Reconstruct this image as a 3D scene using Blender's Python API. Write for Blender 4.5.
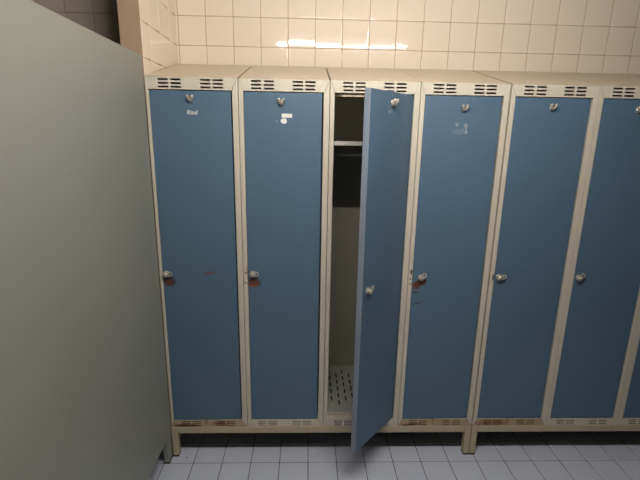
import bpy, bmesh, math, random
from mathutils import Vector, Matrix, Euler

for o in list(bpy.data.objects):
    bpy.data.objects.remove(o, do_unlink=True)
C = bpy.context.scene.collection
SC = bpy.context.scene
random.seed(7)

# ------------------------------------------------------------------ camera
cam_d = bpy.data.cameras.new('camera')
cam_d.sensor_fit = 'HORIZONTAL'
cam_d.sensor_width = 36.0
cam_d.lens = 418.19 * 36.0 / 640.0
cam_d.clip_start = 0.02
cam = bpy.data.objects.new('camera', cam_d)
C.objects.link(cam)
cam.location = (0.7054, -1.9342, 1.6698)
cam.rotation_euler = (1.33291, -0.01633, -0.02774)
SC.camera = cam

# ------------------------------------------------------------------ world, light, exposure
world = bpy.data.worlds.new('world')
SC.world = world
world.use_nodes = True
world.node_tree.nodes['Background'].inputs[0].default_value = (0.55, 0.62, 0.75, 1)
world.node_tree.nodes['Background'].inputs[1].default_value = 0.02
SC.view_settings.view_transform = 'Standard'
SC.view_settings.look = 'None'
SC.view_settings.gamma = 1.0
SC.view_settings.use_curve_mapping = False
SC.view_settings.exposure = 0.32
TUBE_STRENGTH = 17.0
TUBE_COLOR = (1.0, 0.91, 0.83)

# ------------------------------------------------------------------ dimensions (metres)
STAND = 0.181          # height of the stand's top
FRONT_TOP = 1.9175     # front top edge of the lockers
BACK_TOP = 2.051       # the tops slope up to the wall
DEPTH = 0.512
WALL_Y = 0.526
CEIL = 2.62
PITCH = 0.40
T_WALL = 0.1468
T_FLOOR = 0.15094


# ------------------------------------------------------------------ materials
def lin(c):
    return tuple(((x / 255.0) / 12.92 if x / 255.0 <= 0.04045 else ((x / 255.0 + 0.055) / 1.055) ** 2.4) for x in c) + (1.0,)


def new_mat(name):
    m = bpy.data.materials.new(name)
    m.use_nodes = True
    nt = m.node_tree
    return m, nt, nt.nodes['Principled BSDF']


def math_node(nt, op, a, b=None, clamp=False):
    n = nt.nodes.new('ShaderNodeMath')
    n.operation = op
    n.use_clamp = clamp
    for i, v in enumerate((a, b)):
        if v is None:
            continue
        if isinstance(v, (int, float)):
            n.inputs[i].default_value = v
        else:
            nt.links.new(v, n.inputs[i])
    return n.outputs[0]


def mix_col(nt, fac, a, b):
    n = nt.nodes.new('ShaderNodeMix')
    n.data_type = 'RGBA'
    nt.links.new(fac, n.inputs[0])
    for i, v in ((6, a), (7, b)):
        if isinstance(v, tuple):
            n.inputs[i].default_value = v
        else:
            nt.links.new(v, n.inputs[i])
    return n.outputs[2]


def noise(nt, vec, scale, detail=4.0, rough=0.55):
    n = nt.nodes.new('ShaderNodeTexNoise')
    n.inputs['Scale'].default_value = scale
    n.inputs['Detail'].default_value = detail
    n.inputs['Roughness'].default_value = rough
    nt.links.new(vec, n.inputs['Vector'])
    return n.outputs[0]


def paint(name, col, rough=0.4, var=0.10, var_scale=3.0, marks=(), bump=0.02, spec=0.5, metallic=0.0, speckle=None, bump_scale=9.0):
    """enamel paint; marks = (x, z, rx, rz, angle, colour, strength, raggedness) in the part's own coordinates"""
    m, nt, b = new_mat(name)
    tc = nt.nodes.new('ShaderNodeTexCoord')
    ob = tc.outputs['Object']
    n1 = noise(nt, ob, var_scale)
    dark = tuple(x * (1 - var) for x in col[:3]) + (1,)
    light = tuple(min(1, x * (1 + var)) for x in col[:3]) + (1,)
    c = mix_col(nt, n1, dark, light)
    sep = nt.nodes.new('ShaderNodeSeparateXYZ')
    nt.links.new(ob, sep.inputs[0])
    X, Z = sep.outputs[0], sep.outputs[2]
    if marks:
        nr = noise(nt, ob, 90.0, 5.0, 0.65)
        nf = math_node(nt, 'SUBTRACT', nr, 0.5)
    for (mx, mz, rx, rz, ang, mc, st, rag) in marks:
        dx = math_node(nt, 'SUBTRACT', X, mx)
        dz = math_node(nt, 'SUBTRACT', Z, mz)
        ca, sa = math.cos(ang), math.sin(ang)
        u = math_node(nt, 'ADD', math_node(nt, 'MULTIPLY', dx, ca / rx), math_node(nt, 'MULTIPLY', dz, sa / rx))
        v = math_node(nt, 'ADD', math_node(nt, 'MULTIPLY', dx, -sa / rz), math_node(nt, 'MULTIPLY', dz, ca / rz))
        d = math_node(nt, 'SQRT', math_node(nt, 'ADD', math_node(nt, 'MULTIPLY', u, u), math_node(nt, 'MULTIPLY', v, v)))
        d = math_node(nt, 'ADD', d, math_node(nt, 'MULTIPLY', nf, rag))
        f = math_node(nt, 'MULTIPLY', math_node(nt, 'SUBTRACT', 1.15, d), 3.0, True)
        f = math_node(nt, 'MULTIPLY', f, st, True)
        c = mix_col(nt, f, c, mc)
    if speckle:
        amount, sc, scol = speckle
        ns = noise(nt, ob, sc, 6.0, 0.7)
        f = math_node(nt, 'MULTIPLY', math_node(nt, 'SUBTRACT', ns, amount), 12.0, True)
        c = mix_col(nt, f, c, scol)
    nt.links.new(c, b.inputs['Base Color'])
    b.inputs['Roughness'].default_value = rough
    b.inputs['Metallic'].default_value = metallic
    b.inputs['Specular IOR Level'].default_value = spec
    if bump:
        bn = nt.nodes.new('ShaderNodeBump')
        bn.inputs['Strength'].default_value = bump
        bn.inputs['Distance'].default_value = 0.02
        nt.links.new(noise(nt, ob, bump_scale, 2.0), bn.inputs['Height'])
        nt.links.new(bn.outputs[0], b.inputs['Normal'])
    return m


RUST = lin((108, 62, 42))
RUST_DARK = lin((70, 42, 30))
PALE = lin((165, 175, 180))
BLUE = lin((84, 112, 136))
FRAMEC = lin((208, 203, 187))

M = {}
M['frame'] = paint('beige_enamel', FRAMEC, 0.42, 0.06, 6.0, speckle=(0.66, 22.0, lin((150, 120, 84))), bump=0.015)
M['top'] = paint('beige_enamel_top', lin((216, 202, 178)), 0.38, 0.05, 5.0, bump=0.02)
M['inside'] = paint('grey_enamel_inside', lin((166, 164, 150)), 0.5, 0.10, 4.0, speckle=(0.68, 30.0, lin((96, 80, 62))))
M['floor_in'] = paint('pale_enamel_locker_floor', lin((176, 182, 174)), 0.5, 0.10, 8.0, speckle=(0.64, 40.0, lin((120, 108, 88))))
M['shelf'] = paint('light_grey_shelf', lin((206, 206, 202)), 0.4, 0.05, 6.0)
M['panel'] = paint('grey_green_enamel', lin((146, 150, 140)), 0.45, 0.05, 2.5, bump=0.02)
M['edge'] = paint('blue_enamel_lit_edge', lin((138, 152, 168)), 0.4, 0.05, 5.0)  # blue door edge, lightened in colour for the lamp's reflection
M['chrome'] = paint('worn_chrome', lin((236, 226, 212)), 0.30, 0.12, 60.0, bump=0, metallic=0.75)
M['hasp'] = paint('worn_steel', lin((206, 202, 192)), 0.34, 0.15, 80.0, bump=0, metallic=0.6)
M['rod'] = paint('dull_steel', lin((225, 224, 220)), 0.25, 0.1, 40.0, bump=0, metallic=0.2)
M['rubber'] = paint('black_rubber', lin((20, 19, 18)), 0.7, 0.1, 10.0, bump=0)
M['rust'] = paint("rust_and_slot_shade", lin((36, 26, 22)), 0.8, 0.35, 120.0, bump=0.2, bump_scale=300)  # rust brown, darkened to put shade behind the lower slots
M['sticker'] = paint('white_paper', lin((236, 236, 232)), 0.6, 0.03, 30.0, bump=0)
M['ink'] = paint('white_marker', lin((215, 218, 220)), 0.6, 0.03, 30.0, bump=0)
M['tile'] = paint('glazed_cream_tile', lin((238, 227, 210)), 0.045, 0.03, 1.2, bump=0.006, bump_scale=5.0)
M['grout'] = paint('wall_grout', lin((176, 152, 128)), 0.9, 0.12, 14.0, bump=0)
M['ftile'] = paint('grey_white_floor_tile', lin((202, 212, 230)), 0.35, 0.05, 4.0, bump=0.02, speckle=(0.72, 60.0, lin((150, 142, 134))))
M['fgrout'] = paint('floor_grout', lin((74, 62, 54)), 0.9, 0.2, 20.0, bump=0)
M['ceil'] = paint('dark_ceiling_paint', lin((112, 106, 98)), 0.9, 0.03, 3.0, bump=0)  # unseen ceiling, coloured dark to cut bounced light
M['plaster'] = paint('dark_plaster', lin((80, 72, 64)), 0.9, 0.04, 3.0, bump=0)  # outer walls coloured dark to cut light bounced under the lockers
M['housing'] = paint('white_lamp_housing', lin((225, 225, 222)), 0.5, 0.02, 3.0, bump=0)


def emission(name, col, strength):
    m, nt, b = new_mat(name)
    b.inputs['Base Color'].default_value = (0.9, 0.9, 0.9, 1)
    b.inputs['Emission Color'].default_value = col + (1,)
    b.inputs['Emission Strength'].default_value = strength
    return m


M['tube'] = emission('lit_tube', TUBE_COLOR, TUBE_STRENGTH * 13.5)


# ------------------------------------------------------------------ mesh helpers
def obj(name, bm, mats, parent=None, loc=(0, 0, 0), bevel=0.0, smooth=False, seg=2):
    bmesh.ops.recalc_face_normals(bm, faces=bm.faces)
    me = bpy.data.meshes.new(name)
    bm.to_mesh(me)
    bm.free()
    if not isinstance(mats, (list, tuple)):
        mats = [mats]
    for mm in mats:
        me.materials.append(mm)
    if smooth:
        for p in me.polygons:
            p.use_smooth = True
    o = bpy.data.objects.new(name, me)
    C.objects.link(o)
    o.location = loc
    if parent:
        o.parent = parent
    if bevel:
        md = o.modifiers.new('bevel', 'BEVEL')
        md.width = bevel
        md.segments = seg
        md.limit_method = 'ANGLE'
        md.angle_limit = math.radians(40)
    return o


def add_box(bm, x0, x1, y0, y1, z0, z1, mi=0):
    v = [bm.verts.new(p) for p in ((x0, y0, z0), (x1, y0, z0), (x1, y1, z0), (x0, y1, z0),
                                   (x0, y0, z1), (x1, y0, z1), (x1, y1, z1), (x0, y1, z1))]
    for f in ((0, 3, 2, 1), (4, 5, 6, 7), (0, 1, 5, 4), (1, 2, 6, 5), (2, 3, 7, 6), (3, 0, 4, 7)):
        bm.faces.new([v[i] for i in f]).material_index = mi
    return v


def box(*a):
    bm = bmesh.new()
    add_box(bm, *a)
    return bm


def add_prism(bm, pts, y0, y1):
    """polygon in x-z extruded along y"""
    a = [bm.verts.new((x, y0, z)) for x, z in pts]
    b = [bm.verts.new((x, y1, z)) for x, z in pts]
    bm.faces.new(a)
    bm.faces.new(b[::-1])
    n = len(pts)
    for i in range(n):
        bm.faces.new([a[i], b[i], b[(i + 1) % n], a[(i + 1) % n]])


def add_slotted(bm, outline_x, rows, xs, zs, holes, y0, y1, place=None):
    """plate cut on a grid: cells listed in holes are open; place maps (x, y, z)"""
    place = place or (lambda x, y, z: (x, y, z))
    vs = {}

    def V(i, j, k):
        if (i, j, k) not in vs:
            x, z = xs[i], zs[j]
            if outline_x:
                x = outline_x(x, z)
            vs[(i, j, k)] = bm.verts.new(place(x, (y0, y1)[k], z))
        return vs[(i, j, k)]
    nx, nz = len(xs) - 1, len(zs) - 1

    def solid(i, j):
        return 0 <= i < nx and 0 <= j < nz and (i, j) not in holes
    for i in range(nx):
        for j in range(nz):
            if not solid(i, j):
                continue
            for k in (0, 1):
                bm.faces.new([V(i, j, k), V(i + 1, j, k), V(i + 1, j + 1, k), V(i, j + 1, k)])
            if not solid(i - 1, j):
                bm.faces.new([V(i, j, 0), V(i, j + 1, 0), V(i, j + 1, 1), V(i, j, 1)])
            if not solid(i + 1, j):
                bm.faces.new([V(i + 1, j, 0), V(i + 1, j + 1, 0), V(i + 1, j + 1, 1), V(i + 1, j, 1)])
            if not solid(i, j - 1):
                bm.faces.new([V(i, j, 0), V(i + 1, j, 0), V(i + 1, j, 1), V(i, j, 1)])
            if not solid(i, j + 1):
                bm.faces.new([V(i, j + 1, 0), V(i + 1, j + 1, 0), V(i + 1, j + 1, 1), V(i, j + 1, 1)])


def add_tube(bm, pts, radii, n=10, caps=True):
    rings = []
    prev = None
    for i, p in enumerate(pts):
        p = Vector(p)
        a = Vector(pts[max(i - 1, 0)])
        b = Vector(pts[min(i + 1, len(pts) - 1)])
        t = (b - a).normalized()
        if prev is None:
            up = Vector((0, 0, 1)) if abs(t.z) < 0.9 else Vector((1, 0, 0))
            u = t.cross(up).normalized()
        else:
            u = (prev - t * prev.dot(t)).normalized()
        prev = u
        w = t.cross(u)
        r = radii[i] if isinstance(radii, (list, tuple)) else radii
        rings.append([bm.verts.new(p + (u * math.cos(2 * math.pi * k / n) + w * math.sin(2 * math.pi * k / n)) * r) for k in range(n)])
    for a, b in zip(rings, rings[1:]):
        for k in range(n):
            bm.faces.new([a[k], a[(k + 1) % n], b[(k + 1) % n], b[k]])
    if caps:
        bm.faces.new(rings[0][::-1])
        bm.faces.new(rings[-1])


def tag(o, label, cat, group=None, kind=None):
    if label:
        o['label'] = label
    if cat:
        o['category'] = cat
    if group:
        o['group'] = group
    if kind:
        o['kind'] = kind
    return o


def thing(name, label, cat, loc=(0, 0, 0), rotz=0.0, group=None):
    o = bpy.data.objects.new(name, None)
    C.objects.link(o)
    o.empty_display_size = 0.1
    o.location = loc
    o.rotation_euler = (0, 0, rotz)
    return tag(o, label, cat, group)


def struct(name, bm, mats, **k):
    o = obj(name, bm, mats, **k)
    o['kind'] = 'structure'
    return o


# ------------------------------------------------------------------ the setting
def tiled(bm, place, u0, u1, v0, v1, uo, vo, T, gap, h, tilt, thick, seed):
    """a slab with glazed tiles standing h proud of the grout; place(u, v, w) with w out of the surface"""
    rnd = random.Random(seed)
    P = []
    for w in (-thick, 0.0):
        for u, v in ((u0, v0), (u1, v0), (u1, v1), (u0, v1)):
            P.append(bm.verts.new(place(u, v, w)))
    for f in ((0, 1, 2, 3), (4, 5, 6, 7), (0, 1, 5, 4), (1, 2, 6, 5), (2, 3, 7, 6), (3, 0, 4, 7)):
        bm.faces.new([P[i] for i in f]).material_index = 1
    i0 = math.floor((u0 - uo) / T)
    j0 = math.floor((v0 - vo) / T)
    i = i0
    while uo + i * T < u1:
        j = j0
        while vo + j * T < v1:
            a0 = max(uo + i * T + gap / 2, u0)
            a1 = min(uo + (i + 1) * T - gap / 2, u1)
            b0 = max(vo + j * T + gap / 2, v0)
            b1 = min(vo + (j + 1) * T - gap / 2, v1)
            j += 1
            if a1 - a0 < 0.008 or b1 - b0 < 0.008:
                continue
            tx, ty = rnd.gauss(0, tilt), rnd.gauss(0, tilt)
            ca, cb = (a0 + a1) / 2, (b0 + b1) / 2
            rings = []
            for inset, hh in ((0.0, 0.0), (0.0003, h * 0.6), (0.0022, h * 0.95), (0.006, h)):
                ring = []
                for u, v in ((a0 + inset, b0 + inset), (a1 - inset, b0 + inset), (a1 - inset, b1 - inset), (a0 + inset, b1 - inset)):
                    dz = (u - ca) * tx + (v - cb) * ty if hh > 0 else 0.0
                    ring.append(bm.verts.new(place(u, v, hh + dz)))
                rings.append(ring)
            for a, b in zip(rings, rings[1:]):
                for k in range(4):
                    f = bm.faces.new([a[k], a[(k + 1) % 4], b[(k + 1) % 4], b[k]])
                    f.material_index = 0
                    f.smooth = True
            f = bm.faces.new(rings[-1])
            f.material_index = 0
        i += 1


def make_tiled(name, place, *a, mats=None):
    bm = bmesh.new()
    tiled(bm, place, *a)
    return struct(name, bm, mats or [M['tile'], M['grout']])


X0, X1, Y0 = -2.4, 3.45, -3.3
HT = 0.0015
make_tiled('floor', lambda u, v, w: (u, v, w - HT), X0, X1, Y0, WALL_Y + 0.1, 0.11754, -0.0544, T_FLOOR, 0.0035, HT, 0.0004, 0.1, 1,
           mats=[M['ftile'], M['fgrout']])
WT = 0.0022
make_tiled('wall_back', lambda u, v, w: (u, WALL_Y + WT - w, v), X0, X1, -0.05, CEIL, 0.00529, 2.147, T_WALL, 0.0028, WT, 0.0026, 0.1, 2)
# short tiled partition at the left end of the locker row
make_tiled('wall_left', lambda u, v, w: (-0.0065 - WT + w, u, v), 0.022, WALL_Y - 0.001, 0.0, CEIL, 0.405, 2.147, T_WALL, 0.0028, WT, 0.0026, 0.09, 3)
struct('wall_right', box(X1, X1 + 0.1, Y0, WALL_Y, 0, CEIL), M['plaster'])
struct('wall_front', box(X0, X1, Y0 - 0.1, Y0, 0, CEIL), M['plaster'])
struct('wall_far_left', box(X0 - 0.1, X0, Y0, WALL_Y, 0, CEIL), M['plaster'])
struct('ceiling', box(X0 - 0.1, X1 + 0.1, Y0 - 0.1, WALL_Y + 0.1, CEIL, CEIL + 0.1), M['ceil'])

M['added_board'] = paint('added_board_dark_brown', lin((44, 36, 32)), 0.5, 0.1, 8.0, bump=0.01)
struct('added_dark_board', box(0.0, X1 - 0.002, WALL_Y - 0.010, WALL_Y - 0.001, 0.0, 0.14), M['added_board'])  # unseen dark board, added to deepen the shade under the lockers

# ------------------------------------------------------------------ ceiling lamp (seen as a streak in the tiles)
LX0, LX1, LY, LZ = 0.43, 1.58, -1.08, 2.485
lamp = thing('tube_light', 'bare fluorescent tube in a white batten under the ceiling', 'ceiling lamp', ((LX0 + LX1) / 2, LY, CEIL))
hb = bmesh.new()
hl = (LX1 - LX0) / 2
add_box(hb, -hl - 0.03, hl + 0.03, -0.03, 0.03, -0.07, 0.0)
obj('housing', hb, M['housing'], lamp, bevel=0.006)
for s in (-1, 1):
    obj('lamp_holder', box(min(s * (hl + 0.004), s * (hl + 0.028)), max(s * (hl + 0.004), s * (hl + 0.028)), -0.014, 0.014, -0.136, -0.070), M['housing'], lamp, bevel=0.003)
tb = bmesh.new()
add_tube(tb, [(-hl, 0, LZ - CEIL), (hl, 0, LZ - CEIL)], 0.011, 16)
obj('tube', tb, M['tube'], lamp, smooth=True)

# ------------------------------------------------------------------ lockers
FX = [0.0, 0.0205, 0.3725, 0.3985]            # outer and inner edges of the front frame
OPEN_TOP, OPEN_BOT = 1.8670, 0.2195          # opening of the front frame
YF = -0.004                                  # front face of the frame
SLX = [(0.056, 0.100), (0.111, 0.155), (0.237, 0.281), (0.291, 0.335)]


def fascia(zlo, zhi, rows, top, bend=0.0):
    """mitred slotted strip"""
    xs = [0.0]
    for a, b in SLX:
        xs += [a, b]
    xs += [FX[3]]
    zs = [zlo]
    for a, b in rows:
        zs += [a, b]
    zs += [zhi]
    holes = {(i, j) for i in (1, 3, 5, 7) for j in (1, 3, 5)}
    g = 0.0008

    def mitre(x, z):
        t = (zhi - z) / (zhi - zlo) if top else (z - zlo) / (zhi - zlo)
        if x == 0.0:
            return g + t * FX[1]
        if x == FX[3]:
            return FX[3] - g - t * (FX[3] - FX[2])
        return x
    bm = bmesh.new()

    def place(x, y, z):
        if bend:
            z = z + bend * math.exp(-((x - 0.10) / 0.075) ** 2)
        return (x, y, z)
    add_slotted(bm, mitre, None, xs, zs, holes, YF, YF + 0.003, place)
    return bm


def stile(left):
    bm = bmesh.new()
    zt, zb = FRONT_TOP, STAND
    if left:
        pts = [(0, zb), (FX[1], OPEN_BOT), (FX[1], OPEN_TOP), (0, zt)]
    else:
        pts = [(FX[3], zb), (FX[3], zt), (FX[2], OPEN_TOP), (FX[2], OPEN_BOT)]
    add_prism(bm, pts, YF, 0.020)
    return bm


def double_hook():
    bm = bmesh.new()
    # narrow back plate with rounded foot, two stout arms turning up to ball ends
    pl = [(-0.010, 0.008), (0.010, 0.008), (0.0075, -0.012), (0.004, -0.018), (-0.004, -0.018), (-0.0075, -0.012)]
    add_prism(bm, pl, -0.003, 0.0)
    for s in (-1, 1):
        path = [(s * 0.001, -0.002, -0.010), (s * 0.003, -0.009, -0.011), (s * 0.007, -0.015, -0.007), (s * 0.0090, -0.018, -0.001), (s * 0.0103, -0.019, 0.004)]
        add_tube(bm, path, [0.0052, 0.0056, 0.0052, 0.0048, 0.0046], 10)
        bmesh.ops.create_uvsphere(bm, u_segments=12, v_segments=8, radius=0.0068, matrix=Matrix.Translation((s * 0.0105, -0.019, 0.0058)))
    bmesh.ops.create_uvsphere(bm, u_segments=10, v_segments=6, radius=0.0035, matrix=Matrix.Translation((0, -0.003, -0.0125)))
    return bm


def hasp_parts(door, x, z, angle):
    """round rosette with a turning padlock tab"""
    bm = bmesh.new()
    add_tube(bm, [(0, 0, 0), (0, -0.003, 0), (0, -0.0045, 0)], [0.0145, 0.0145, 0.0130], 24)
    ros = obj('padlock_hasp', bm, M['hasp'], door, (x, 0, z), smooth=False, bevel=0.0006)
    bm = bmesh.new()
    add_tube(bm, [(0, -0.0045, 0), (0, -0.0225, 0), (0, -0.0245, 0)], [0.0085, 0.0085, 0.0065], 18)
    obj('spindle', bm, M['chrome'], ros, (0, 0, 0))
    # tab: a plate with a round eye for the padlock, turning on the spindle
    bm = bmesh.new()
    outer = [(-0.013, -0.0095), (-0.010, -0.0125)] + [(0.020 + 0.0125 * math.cos(-math.pi / 2 + math.pi * k / 8), 0.0125 * math.sin(-math.pi / 2 + math.pi * k / 8)) for k in range(9)] + [(-0.010, 0.0125), (-0.013, 0.0095)]
    inner = [(0.021 + 0.0055 * math.cos(2 * math.pi * k / 12), 0.0055 * math.sin(2 * math.pi * k / 12)) for k in range(12)]
    ov = {}
    for y in (-0.0145, -0.0175):
        ov[y] = ([bm.verts.new((px, y, pz)) for px, pz in outer], [bm.verts.new((px, y, pz)) for px, pz in inner])
    for y in ov:
        o_, i_ = ov[y]
        edges = []
        for ring in (o_, i_):
            for k in range(len(ring)):
                edges.append(bm.edges.new((ring[k], ring[(k + 1) % len(ring)])))
        bmesh.ops.triangle_fill(bm, edges=edges, use_beauty=True)
    for idx in (0, 1):
        ra, rb = ov[-0.0145][idx], ov[-0.0175][idx]
        for k in range(len(ra)):
            k2 = (k + 1) % len(ra)
            bm.faces.new([ra[k], ra[k2], rb[k2], rb[k]])
    t = obj('padlock_eye', bm, M['hasp'], ros, (0, 0, 0))
    t.rotation_euler = (0, -angle, 0)
    return ros


HINGE_X, HINGE_Y = 0.3575, 0.012             # pivot inside the right edge of the door
DX0, DX1 = 0.0225, 0.3660
DZ0, DZ1 = 0.2225, 1.8630
DT = 0.030


def door_mesh(drop_left=0.0, drop_right=0.0):
    bm = bmesh.new()
    x0, x1 = DX0 - HINGE_X, DX1 - HINGE_X
    y0 = -HINGE_Y
    z0, z1 = DZ0 - STAND, DZ1 - STAND
    v = add_box(bm, x0, x1, y0, y0 + DT, z0, z1)
    v[0].co.z -= drop_left
    v[3].co.z -= drop_left
    v[1].co.z -= drop_right
    v[2].co.z -= drop_right
    bm.faces.ensure_lookup_table()
    left = [f for f in bm.faces if abs(f.calc_center_median().x - x0) < 1e-5][0]
    left.material_index = 1
    # hollow inner side of the folded sheet
    back = [f for f in bm.faces if abs(f.calc_center_median().y - (y0 + DT)) < 1e-5][0]
    bmesh.ops.inset_region(bm, faces=[back], thickness=0.0)
    c = back.calc_center_median()
    for vv in back.verts:
        vv.co.x += 0.018 if vv.co.x < c.x else -0.018
        vv.co.z += 0.018 if vv.co.z < c.z else -0.018
        vv.co.y -= DT - 0.002
    return bm


def make_locker(x, label, name='locker', marks=(), swing=0.0, drop=(0, 0), hasp_angle=0.0, hook=True, top_gap=(0.0, 0.0),
                interior=False, rusty=False, frame_marks=(), hasp=(0.045, 1.022), hook_pos=(0.189, 1.842), bend=0.0):
    g = 'steel lockers in a row against the tiled wall'
    t = thing('locker', label, 'locker', (x, 0, STAND), group=g)
    W = FX[3]

    def L(o):
        # geometry is written in room heights; shift it to the locker's own base
        for vv in o.data.vertices:
            vv.co.z -= STAND
        return o
    # carcass: two sides, back and bottom of thin sheet
    fm = M['frame']
    if frame_marks:
        fm = paint('beige_enamel_chipped', FRAMEC, 0.42, 0.06, 6.0, marks=frame_marks, speckle=(0.66, 22.0, lin((150, 120, 84))), bump=0.015)
    bm = bmesh.new()
    for xa, xb in ((0.0006, 0.0020), (W - 0.0020, W - 0.0006)):
        pts = [(0.0205, STAND + 0.001), (DEPTH, STAND + 0.001), (DEPTH, BACK_TOP - 0.003), (0.0205, FRONT_TOP + 0.001)]
        a = [bm.verts.new((xa, y, z)) for y, z in pts]
        b = [bm.verts.new((xb, y, z)) for y, z in pts]
        bm.faces.new(a)
        bm.faces.new(b[::-1])
        for i in range(4):
            bm.faces.new([a[i], b[i], b[(i + 1) % 4], a[(i + 1) % 4]])
    L(obj('side_panel', bm, M['inside'], t))
    L(obj('back_panel', box(0.0022, W - 0.0022, DEPTH - 0.0016, DEPTH, STAND + 0.001, BACK_TOP - 0.004), M['inside'], t))
    # sloping top
    ta, tb_ = top_gap
    bm = bmesh.new()
    pts = [(YF + 0.0005, FRONT_TOP), (DEPTH + 0.004, BACK_TOP), (DEPTH + 0.004, BACK_TOP - 0.0022), (YF + 0.0005, FRONT_TOP - 0.0002)]
    pts = [(YF, FRONT_TOP + 0.0004), (DEPTH + 0.004, BACK_TOP), (DEPTH + 0.004, BACK_TOP - 0.0025), (0.0, FRONT_TOP + 0.0002)]
    a = [bm.verts.new((ta, y, z)) for y, z in pts]
    b = [bm.verts.new((W - tb_, y, z)) for y, z in pts]
    bm.faces.new(a)
    bm.faces.new(b[::-1])
    for i in range(4):
        bm.faces.new([a[i], b[i], b[(i + 1) % 4], a[(i + 1) % 4]])
    L(obj('top_panel', bm, M['top'], t))
    # front frame: two stiles, slotted strips with mitred ends, door stops behind the opening
    L(obj('frame_stile', stile(True), fm, t, bevel=0.0022))
    L(obj('frame_stile', stile(False), fm, t, bevel=0.0022))
    L(obj('vent_strip', fascia(OPEN_TOP, FRONT_TOP, [(1.8734, 1.8812), (1.8886, 1.8964), (1.9038, 1.9116)], True), fm, t))
    low_m = M['frame']
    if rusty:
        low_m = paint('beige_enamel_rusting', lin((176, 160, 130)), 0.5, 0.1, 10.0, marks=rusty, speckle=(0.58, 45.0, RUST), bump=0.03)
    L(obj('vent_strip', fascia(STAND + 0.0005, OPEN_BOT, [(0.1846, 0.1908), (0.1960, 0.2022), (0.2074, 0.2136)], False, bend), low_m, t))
    bm = bmesh.new()
    add_box(bm, FX[1] - 0.001, FX[2] + 0.001, 0.0325, 0.0340, OPEN_TOP - 0.014, OPEN_TOP + 0.001)
    L(obj('door_stop', bm, M['top'], t))
    bm = bmesh.new()
    add_box(bm, FX[1] - 0.001, FX[2] + 0.001, YF + 0.0032, 0.0322, OPEN_BOT - 0.0016, OPEN_BOT)
    add_box(bm, FX[1] - 0.001, FX[2] + 0.001, 0.0324, 0.0338, OPEN_BOT - 0.0016, 0.2385)
    L(obj('sill', bm, fm, t))
    L(obj('slot_shade_tray', box(0.0024, W - 0.0024, 0.0005, DEPTH - 0.002, STAND + 0.0006, STAND + 0.0016), M['rust'], t))  # added dark sheet, keeps the lower slots and the floor beneath in shade
    # perforated floor
    xs, ys = [0.0024], [0.0282]
    half = 0.0042
    cx = [0.0138 + 0.0395 * k for k in range(1, 9)]
    cx = [0.0135 + 0.0395 * k for k in range(1, 9)]
    for c in cx:
        xs += [c - half, c + half]
    xs.append(W - 0.0024)
    # odd and even columns are staggered by half a pitch (pitch 0.069, slot 0.046)
    rows_odd = [(0.137 + 0.069 * k, 0.137 + 0.069 * k + 0.046) for k in range(5)]
    rows_even = [(0.0965 + 0.069 * k, 0.0965 + 0.069 * k + 0.046) for k in range(5)]
    cuts = sorted({round(q, 5) for r in rows_odd + rows_even for q in r})
    ys = [0.0342] + cuts + [DEPTH - 0.0018]
    holes = set()
    for ci in range(len(cx)):
        i = 1 + 2 * ci
        rows = rows_odd if ci % 2 == 0 else rows_even
        for j in range(len(ys) - 1):
            mid = (ys[j] + ys[j + 1]) / 2
            if any(a_ < mid < b_ for a_, b_ in rows):
                holes.add((i, j))
    bm = bmesh.new()
    add_slotted(bm, None, None, xs, ys, holes, 0.2370, 0.2385, lambda x_, y_, z_: (x_, z_, y_))
    L(obj('base_plate', bm, M['floor_in'], t))
    if interior:
        bm = bmesh.new()
        add_box(bm, 0.0024, W - 0.0024, 0.030, 0.480, 1.6580, 1.6595)
        add_box(bm, 0.0024, W - 0.0024, 0.030, 0.0315, 1.6410, 1.6580)
        L(obj('shelf', bm, M['shelf'], t))
        bm = bmesh.new()
        add_tube(bm, [(0.0022, 0.250, 1.594), (W - 0.0022, 0.250, 1.594)], 0.0095, 14)
        rail = L(obj('hanging_rail', bm, M['rod'], t, smooth=True))
        bm = bmesh.new()
        add_box(bm, 0.0022, 0.0080, 0.236, 0.264, 1.582, 1.614)
        add_tube(bm, [(0.030, 0.250, 1.592), (0.030, 0.236, 1.580), (0.030, 0.238, 1.564), (0.030, 0.252, 1.556), (0.030, 0.264, 1.562), (0.030, 0.266, 1.572)], 0.0028, 8)
        add_tube(bm, [(0.030, 0.250, 1.5925), (0.030, 0.239, 1.600), (0.030, 0.250, 1.611), (0.030, 0.261, 1.600)], 0.0028, 8)
        L(obj('rail_bracket', bm, M['rubber'], rail))
    # door
    dm = paint('blue_enamel_door', BLUE, 0.40, 0.07, 2.2, marks=marks, bump=0.03, bump_scale=5.0,
               speckle=(0.74, 34.0, lin((96, 120, 138))))
    d = obj('door', door_mesh(*drop), [dm, M['edge']], t, (HINGE_X, HINGE_Y, 0), bevel=0.0018)
    d.rotation_euler = (0, 0, swing)
    # hinge pins
    for zz in (OPEN_BOT - STAND + 0.12, OPEN_TOP - STAND - 0.12):
        bm = bmesh.new()
        add_tube(bm, [(0, 0, -0.03), (0, 0, 0.03)], 0.0045, 10)
        obj('hinge', bm, M['rod'], d, (0.0, 0.006, zz), smooth=True)
    yf = -HINGE_Y
    if hook:
        obj('coat_hook', double_hook(), M['chrome'], d, (hook_pos[0] - HINGE_X, yf, hook_pos[1] - 0.010 - STAND), smooth=True)
    r = hasp_parts(d, hasp[0] - HINGE_X, hasp[1] - STAND, hasp_angle)
    r.location.y = yf
    return t, d


def dm(x, z, rx, rz, ang, col, st=1.0, rag=1.6):
    """a mark on a door, in the locker's x and the room's z"""
    return (x - HINGE_X, z - STAND, rx, rz, ang, col, st, rag)


def fmk(x, z, rx, rz, ang, col, st=1.0, rag=1.6):
    return (x, z - STAND, rx, rz, ang, col, st, rag)


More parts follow.
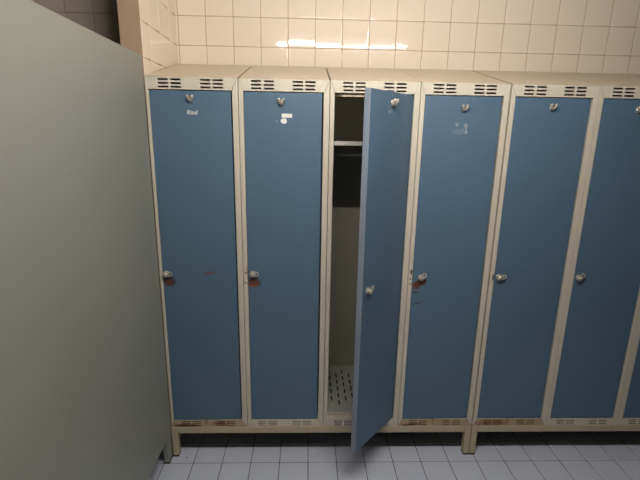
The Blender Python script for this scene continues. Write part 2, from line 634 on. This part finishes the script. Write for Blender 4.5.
RED = lin((128, 60, 66))
FX[1], DX0 = 0.0135, 0.0150     # the first door sits further left
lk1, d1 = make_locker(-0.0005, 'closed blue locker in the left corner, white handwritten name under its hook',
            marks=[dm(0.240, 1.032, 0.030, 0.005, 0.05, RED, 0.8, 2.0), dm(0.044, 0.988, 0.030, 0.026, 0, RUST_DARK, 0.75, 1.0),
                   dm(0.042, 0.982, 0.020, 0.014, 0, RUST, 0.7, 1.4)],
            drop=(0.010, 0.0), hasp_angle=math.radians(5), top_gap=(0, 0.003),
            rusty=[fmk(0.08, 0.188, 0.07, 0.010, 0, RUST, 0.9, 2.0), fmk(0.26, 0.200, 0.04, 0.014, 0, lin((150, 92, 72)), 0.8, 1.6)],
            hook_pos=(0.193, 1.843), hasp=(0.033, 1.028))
FX[1], DX0 = 0.0205, 0.0225
lk2, d2 = make_locker(0.400, 'closed blue locker with a white paper strip and a round sticker under its hook',
            marks=[dm(0.050, 0.984, 0.036, 0.024, 0, RUST_DARK, 0.6, 1.0), dm(0.046, 0.984, 0.028, 0.018, 0, RUST, 0.8, 1.2), dm(0.044, 0.968, 0.024, 0.006, 0, lin((150, 84, 40)), 0.8, 1.0),
                   dm(0.165, 1.742, 0.003, 0.006, 0, PALE, 0.6)],
            hasp_angle=math.radians(8), top_gap=(0.003, 0.003), hook_pos=(0.187, 1.836), hasp=(0.044, 1.030),
            frame_marks=[fmk(0.012, 1.035, 0.006, 0.006, 0, lin((130, 70, 60)), 0.8), fmk(0.018, 1.05, 0.004, 0.03, 0.1, lin((150, 110, 100)), 0.6),
                         fmk(0.010, 0.985, 0.012, 0.0025, -0.4, lin((70, 50, 42)), 0.9, 0.8)])
lk3, d3 = make_locker(0.8005, 'blue locker standing open, its shelf and perforated floor in view',
            marks=[dm(0.048, 0.975, 0.006, 0.05, 0.25, lin((82, 60, 72)), 0.45), dm(0.020, 0.975, 0.003, 0.05, 0, RUST_DARK, 0.5),  # first mark is the hasp's purplish shadow, painted on the door
                   dm(0.170, 1.783, 0.012, 0.006, 0.2, PALE, 0.45, 3.0), dm(0.30, 0.60, 0.02, 0.10, 0.1, lin((66, 98, 126)), 0.5, 2.0)],
            swing=math.radians(48.5), interior=True, hasp_angle=math.radians(30), top_gap=(0.003, 0.0), hook_pos=(0.186, 1.832), hasp=(0.062, 1.028))
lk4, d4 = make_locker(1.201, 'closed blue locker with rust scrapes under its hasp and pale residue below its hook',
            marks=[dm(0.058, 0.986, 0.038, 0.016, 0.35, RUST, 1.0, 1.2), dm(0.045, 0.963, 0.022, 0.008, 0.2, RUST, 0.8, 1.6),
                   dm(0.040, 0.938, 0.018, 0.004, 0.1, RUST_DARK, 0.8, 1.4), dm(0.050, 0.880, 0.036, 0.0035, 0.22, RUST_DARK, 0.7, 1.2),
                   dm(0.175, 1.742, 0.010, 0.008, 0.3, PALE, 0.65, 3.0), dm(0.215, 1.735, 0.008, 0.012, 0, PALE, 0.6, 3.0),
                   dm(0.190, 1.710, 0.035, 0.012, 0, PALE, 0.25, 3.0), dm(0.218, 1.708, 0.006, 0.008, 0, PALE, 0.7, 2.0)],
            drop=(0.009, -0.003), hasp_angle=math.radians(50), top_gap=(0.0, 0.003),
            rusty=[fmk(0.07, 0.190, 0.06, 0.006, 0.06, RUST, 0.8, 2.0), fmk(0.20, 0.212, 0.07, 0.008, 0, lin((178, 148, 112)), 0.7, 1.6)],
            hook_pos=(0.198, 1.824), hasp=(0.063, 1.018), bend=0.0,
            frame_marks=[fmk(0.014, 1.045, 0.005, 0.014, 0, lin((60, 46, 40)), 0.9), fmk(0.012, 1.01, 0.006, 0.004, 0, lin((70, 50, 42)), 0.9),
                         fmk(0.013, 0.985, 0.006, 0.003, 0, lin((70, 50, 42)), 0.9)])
B2 = 1.606
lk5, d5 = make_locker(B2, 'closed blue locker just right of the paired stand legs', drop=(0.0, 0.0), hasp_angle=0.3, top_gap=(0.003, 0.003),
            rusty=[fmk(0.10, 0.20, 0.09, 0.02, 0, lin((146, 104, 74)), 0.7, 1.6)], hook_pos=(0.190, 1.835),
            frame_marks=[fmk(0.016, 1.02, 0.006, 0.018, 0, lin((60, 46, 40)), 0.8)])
lk6, d6 = make_locker(B2 + 0.4, 'closed blue locker second to the right of the paired stand legs', hasp_angle=0.9, top_gap=(0.003, 0.003), hook_pos=(0.188, 1.833))
lk7, d7 = make_locker(B2 + 0.8, 'closed blue locker third to the right of the paired stand legs', hasp_angle=0.4, top_gap=(0.003, 0.003), hook_pos=(0.190, 1.833))
lk8, d8 = make_locker(B2 + 1.2, 'closed blue locker at the right end of the row', hasp_angle=0.7, top_gap=(0.003, 0.0), hook_pos=(0.189, 1.833))

# name and stickers on the doors
cu = bpy.data.curves.new('name_text', 'FONT')
cu.body = 'Rind'
cu.size = 0.026
cu.extrude = 0.0002
cu.offset = 0.0006
cu.shear = 0.15
to = bpy.data.objects.new('tmp_text', cu)
C.objects.link(to)
dg = bpy.context.evaluated_depsgraph_get()
me = bpy.data.meshes.new_from_object(to.evaluated_get(dg))
bpy.data.objects.remove(to, do_unlink=True)
me.materials.clear()
me.materials.append(M['ink'])
nm = bpy.data.objects.new('handwritten_name', me)
C.objects.link(nm)
nm.parent = d1
nm.rotation_euler = (math.radians(90), 0, 0)
nm.location = (0.171 - HINGE_X, -HINGE_Y - 0.0003, 1.764 - STAND)
nm['label'] = 'white handwritten name'

st_ = obj('name_sticker', box(-0.023, 0.023, -0.0006, 0, -0.0085, 0.0085), M['sticker'], d2, (0.211 - HINGE_X, -HINGE_Y, 1.766 - STAND))
st_['label'] = 'white paper strip'
bm = bmesh.new()
pts = []
for k in range(20):
    a = 2 * math.pi * k / 20
    r = 0.0140 * (1 + 0.05 * math.sin(3 * a - 1.57))
    pts.append((r * math.cos(a), r * math.sin(a) * 0.85))
add_prism(bm, pts, -0.0009, -0.0001)
st2 = obj('round_sticker', bm, M['sticker'], d2, (0.197 - HINGE_X, -HINGE_Y, 1.743 - STAND))
st2['label'] = 'round white sticker'


# ------------------------------------------------------------------ stands
def make_stand(x0, x1, label, left_first=True):
    t = thing('locker_stand', label, 'locker stand', (x0, 0, 0), group='low steel stands under the lockers')
    n = x1 - x0
    LW = 0.033
    zb = 0.143
    zt = STAND - 0.0005
    m = M['stand']
    obj('front_rail', box(LW + 0.001, n - LW - 0.001, -0.008, 0.022, zb, zt), m, t, bevel=0.002)
    obj('rear_rail', box(LW + 0.001, n - LW - 0.001, DEPTH - 0.032, DEPTH - 0.002, zb, zt), m, t, bevel=0.002)
    for s in (0, 1):
        xa = 0.0 if s == 0 else n - 0.028
        obj('side_rail', box(xa, xa + 0.028, 0.030, DEPTH - 0.036, zb, zt), m, t, bevel=0.002)
    for s in (0, 1):
        for y0, y1 in ((-0.008, 0.028), (DEPTH - 0.034, DEPTH - 0.002)):
            bm = bmesh.new()
            # folded leg, tapering a little to the foot
            if s == 0:
                top = (0.0, LW)
                bot = (0.0, LW - 0.003) if x0 > 1 else (0.002, LW - 0.001)
            else:
                top = (n - LW, n)
                bot = (n - LW + 0.003, n)
            v = add_box(bm, top[0], top[1], y0, y1, 0.008, zt)
            for i in (0, 3):
                v[i].co.x = bot[0]
            for i in (1, 2):
                v[i].co.x = bot[1]
            lg = obj('leg', bm, m, t, bevel=0.0025)
            obj('foot', box(bot[0], bot[1], y0 - 0.0006, y1 + 0.0006, 0.0, 0.0078), M['rubber'], lg, bevel=0.001)
    return t


M['stand'] = paint('beige_enamel_worn', lin((190, 178, 148)), 0.45, 0.10, 10.0, speckle=(0.62, 40.0, lin((146, 116, 80))), bump=0.03)
make_stand(-0.002, 1.5995, 'low beige steel stand carrying the lockers left of the paired legs')
make_stand(B2 - 0.0025, B2 + 0.4 * 4 - 0.002, 'low beige steel stand carrying the lockers right of the paired legs')

# ------------------------------------------------------------------ plain steel cabinet whose flat side fills the left edge
cab = thing('steel_cabinet', 'plain grey-green steel cabinet side on low legs at the left edge', 'cabinet', (-0.2535, -0.007, 0))
CX0, CX1 = -0.25, 0.252
LEN = 1.60
obj('cabinet_body', box(CX0, CX1, -LEN, 0.0, 0.158, 2.0), M['panel'], cab, bevel=0.003)
for sx in (0, 1):
    for ya in (-0.052, -LEN + 0.002):
        xa = CX0 + 0.004 if sx == 0 else CX1 - 0.030
        lg = obj('leg', box(xa, xa + 0.028, ya, ya + 0.050, 0.008, 0.1575), M['panel'], cab, bevel=0.0025)
        obj('foot', box(xa - 0.0006, xa + 0.0286, ya - 0.0006, ya + 0.0506, 0.0, 0.0078), M['rubber'], lg)

# ------------------------------------------------------------------ small things on the floor
bm = bmesh.new()
N, K = 28, 10
ring = []
for i in range(N):
    a = 2 * math.pi * i / N
    rr = []
    for k in range(K):
        b = 2 * math.pi * k / K
        r = 0.0115 + 0.0042 * math.cos(b)
        rr.append(bm.verts.new((r * math.cos(a), r * math.sin(a), 0.0042 + 0.0042 * math.sin(b))))
    ring.append(rr)
for i in range(N):
    for k in range(K):
        bm.faces.new([ring[i][k], ring[(i + 1) % N][k], ring[(i + 1) % N][(k + 1) % K], ring[i][(k + 1) % K]])
rg = obj('metal_ring', bm, M['shelf'], None, (0.262, 0.140, 0.0), smooth=True)
tag(rg, 'small pale ring lying on the floor in the shade under the lockers', 'ring')

bm = bmesh.new()
bmesh.ops.create_icosphere(bm, subdivisions=2, radius=0.0045)
for v in bm.verts:
    v.co *= 0.8 + 0.4 * random.random()
    v.co.z = v.co.z * 0.5
zmin = min(v.co.z for v in bm.verts)
for v in bm.verts:
    v.co.z -= zmin
cr = obj('dirt_crumb', bm, M['rubber'], None, (0.073, -0.018, 0.0))
tag(cr, 'tiny dark crumb on the floor tile near the left stand leg', 'crumb')
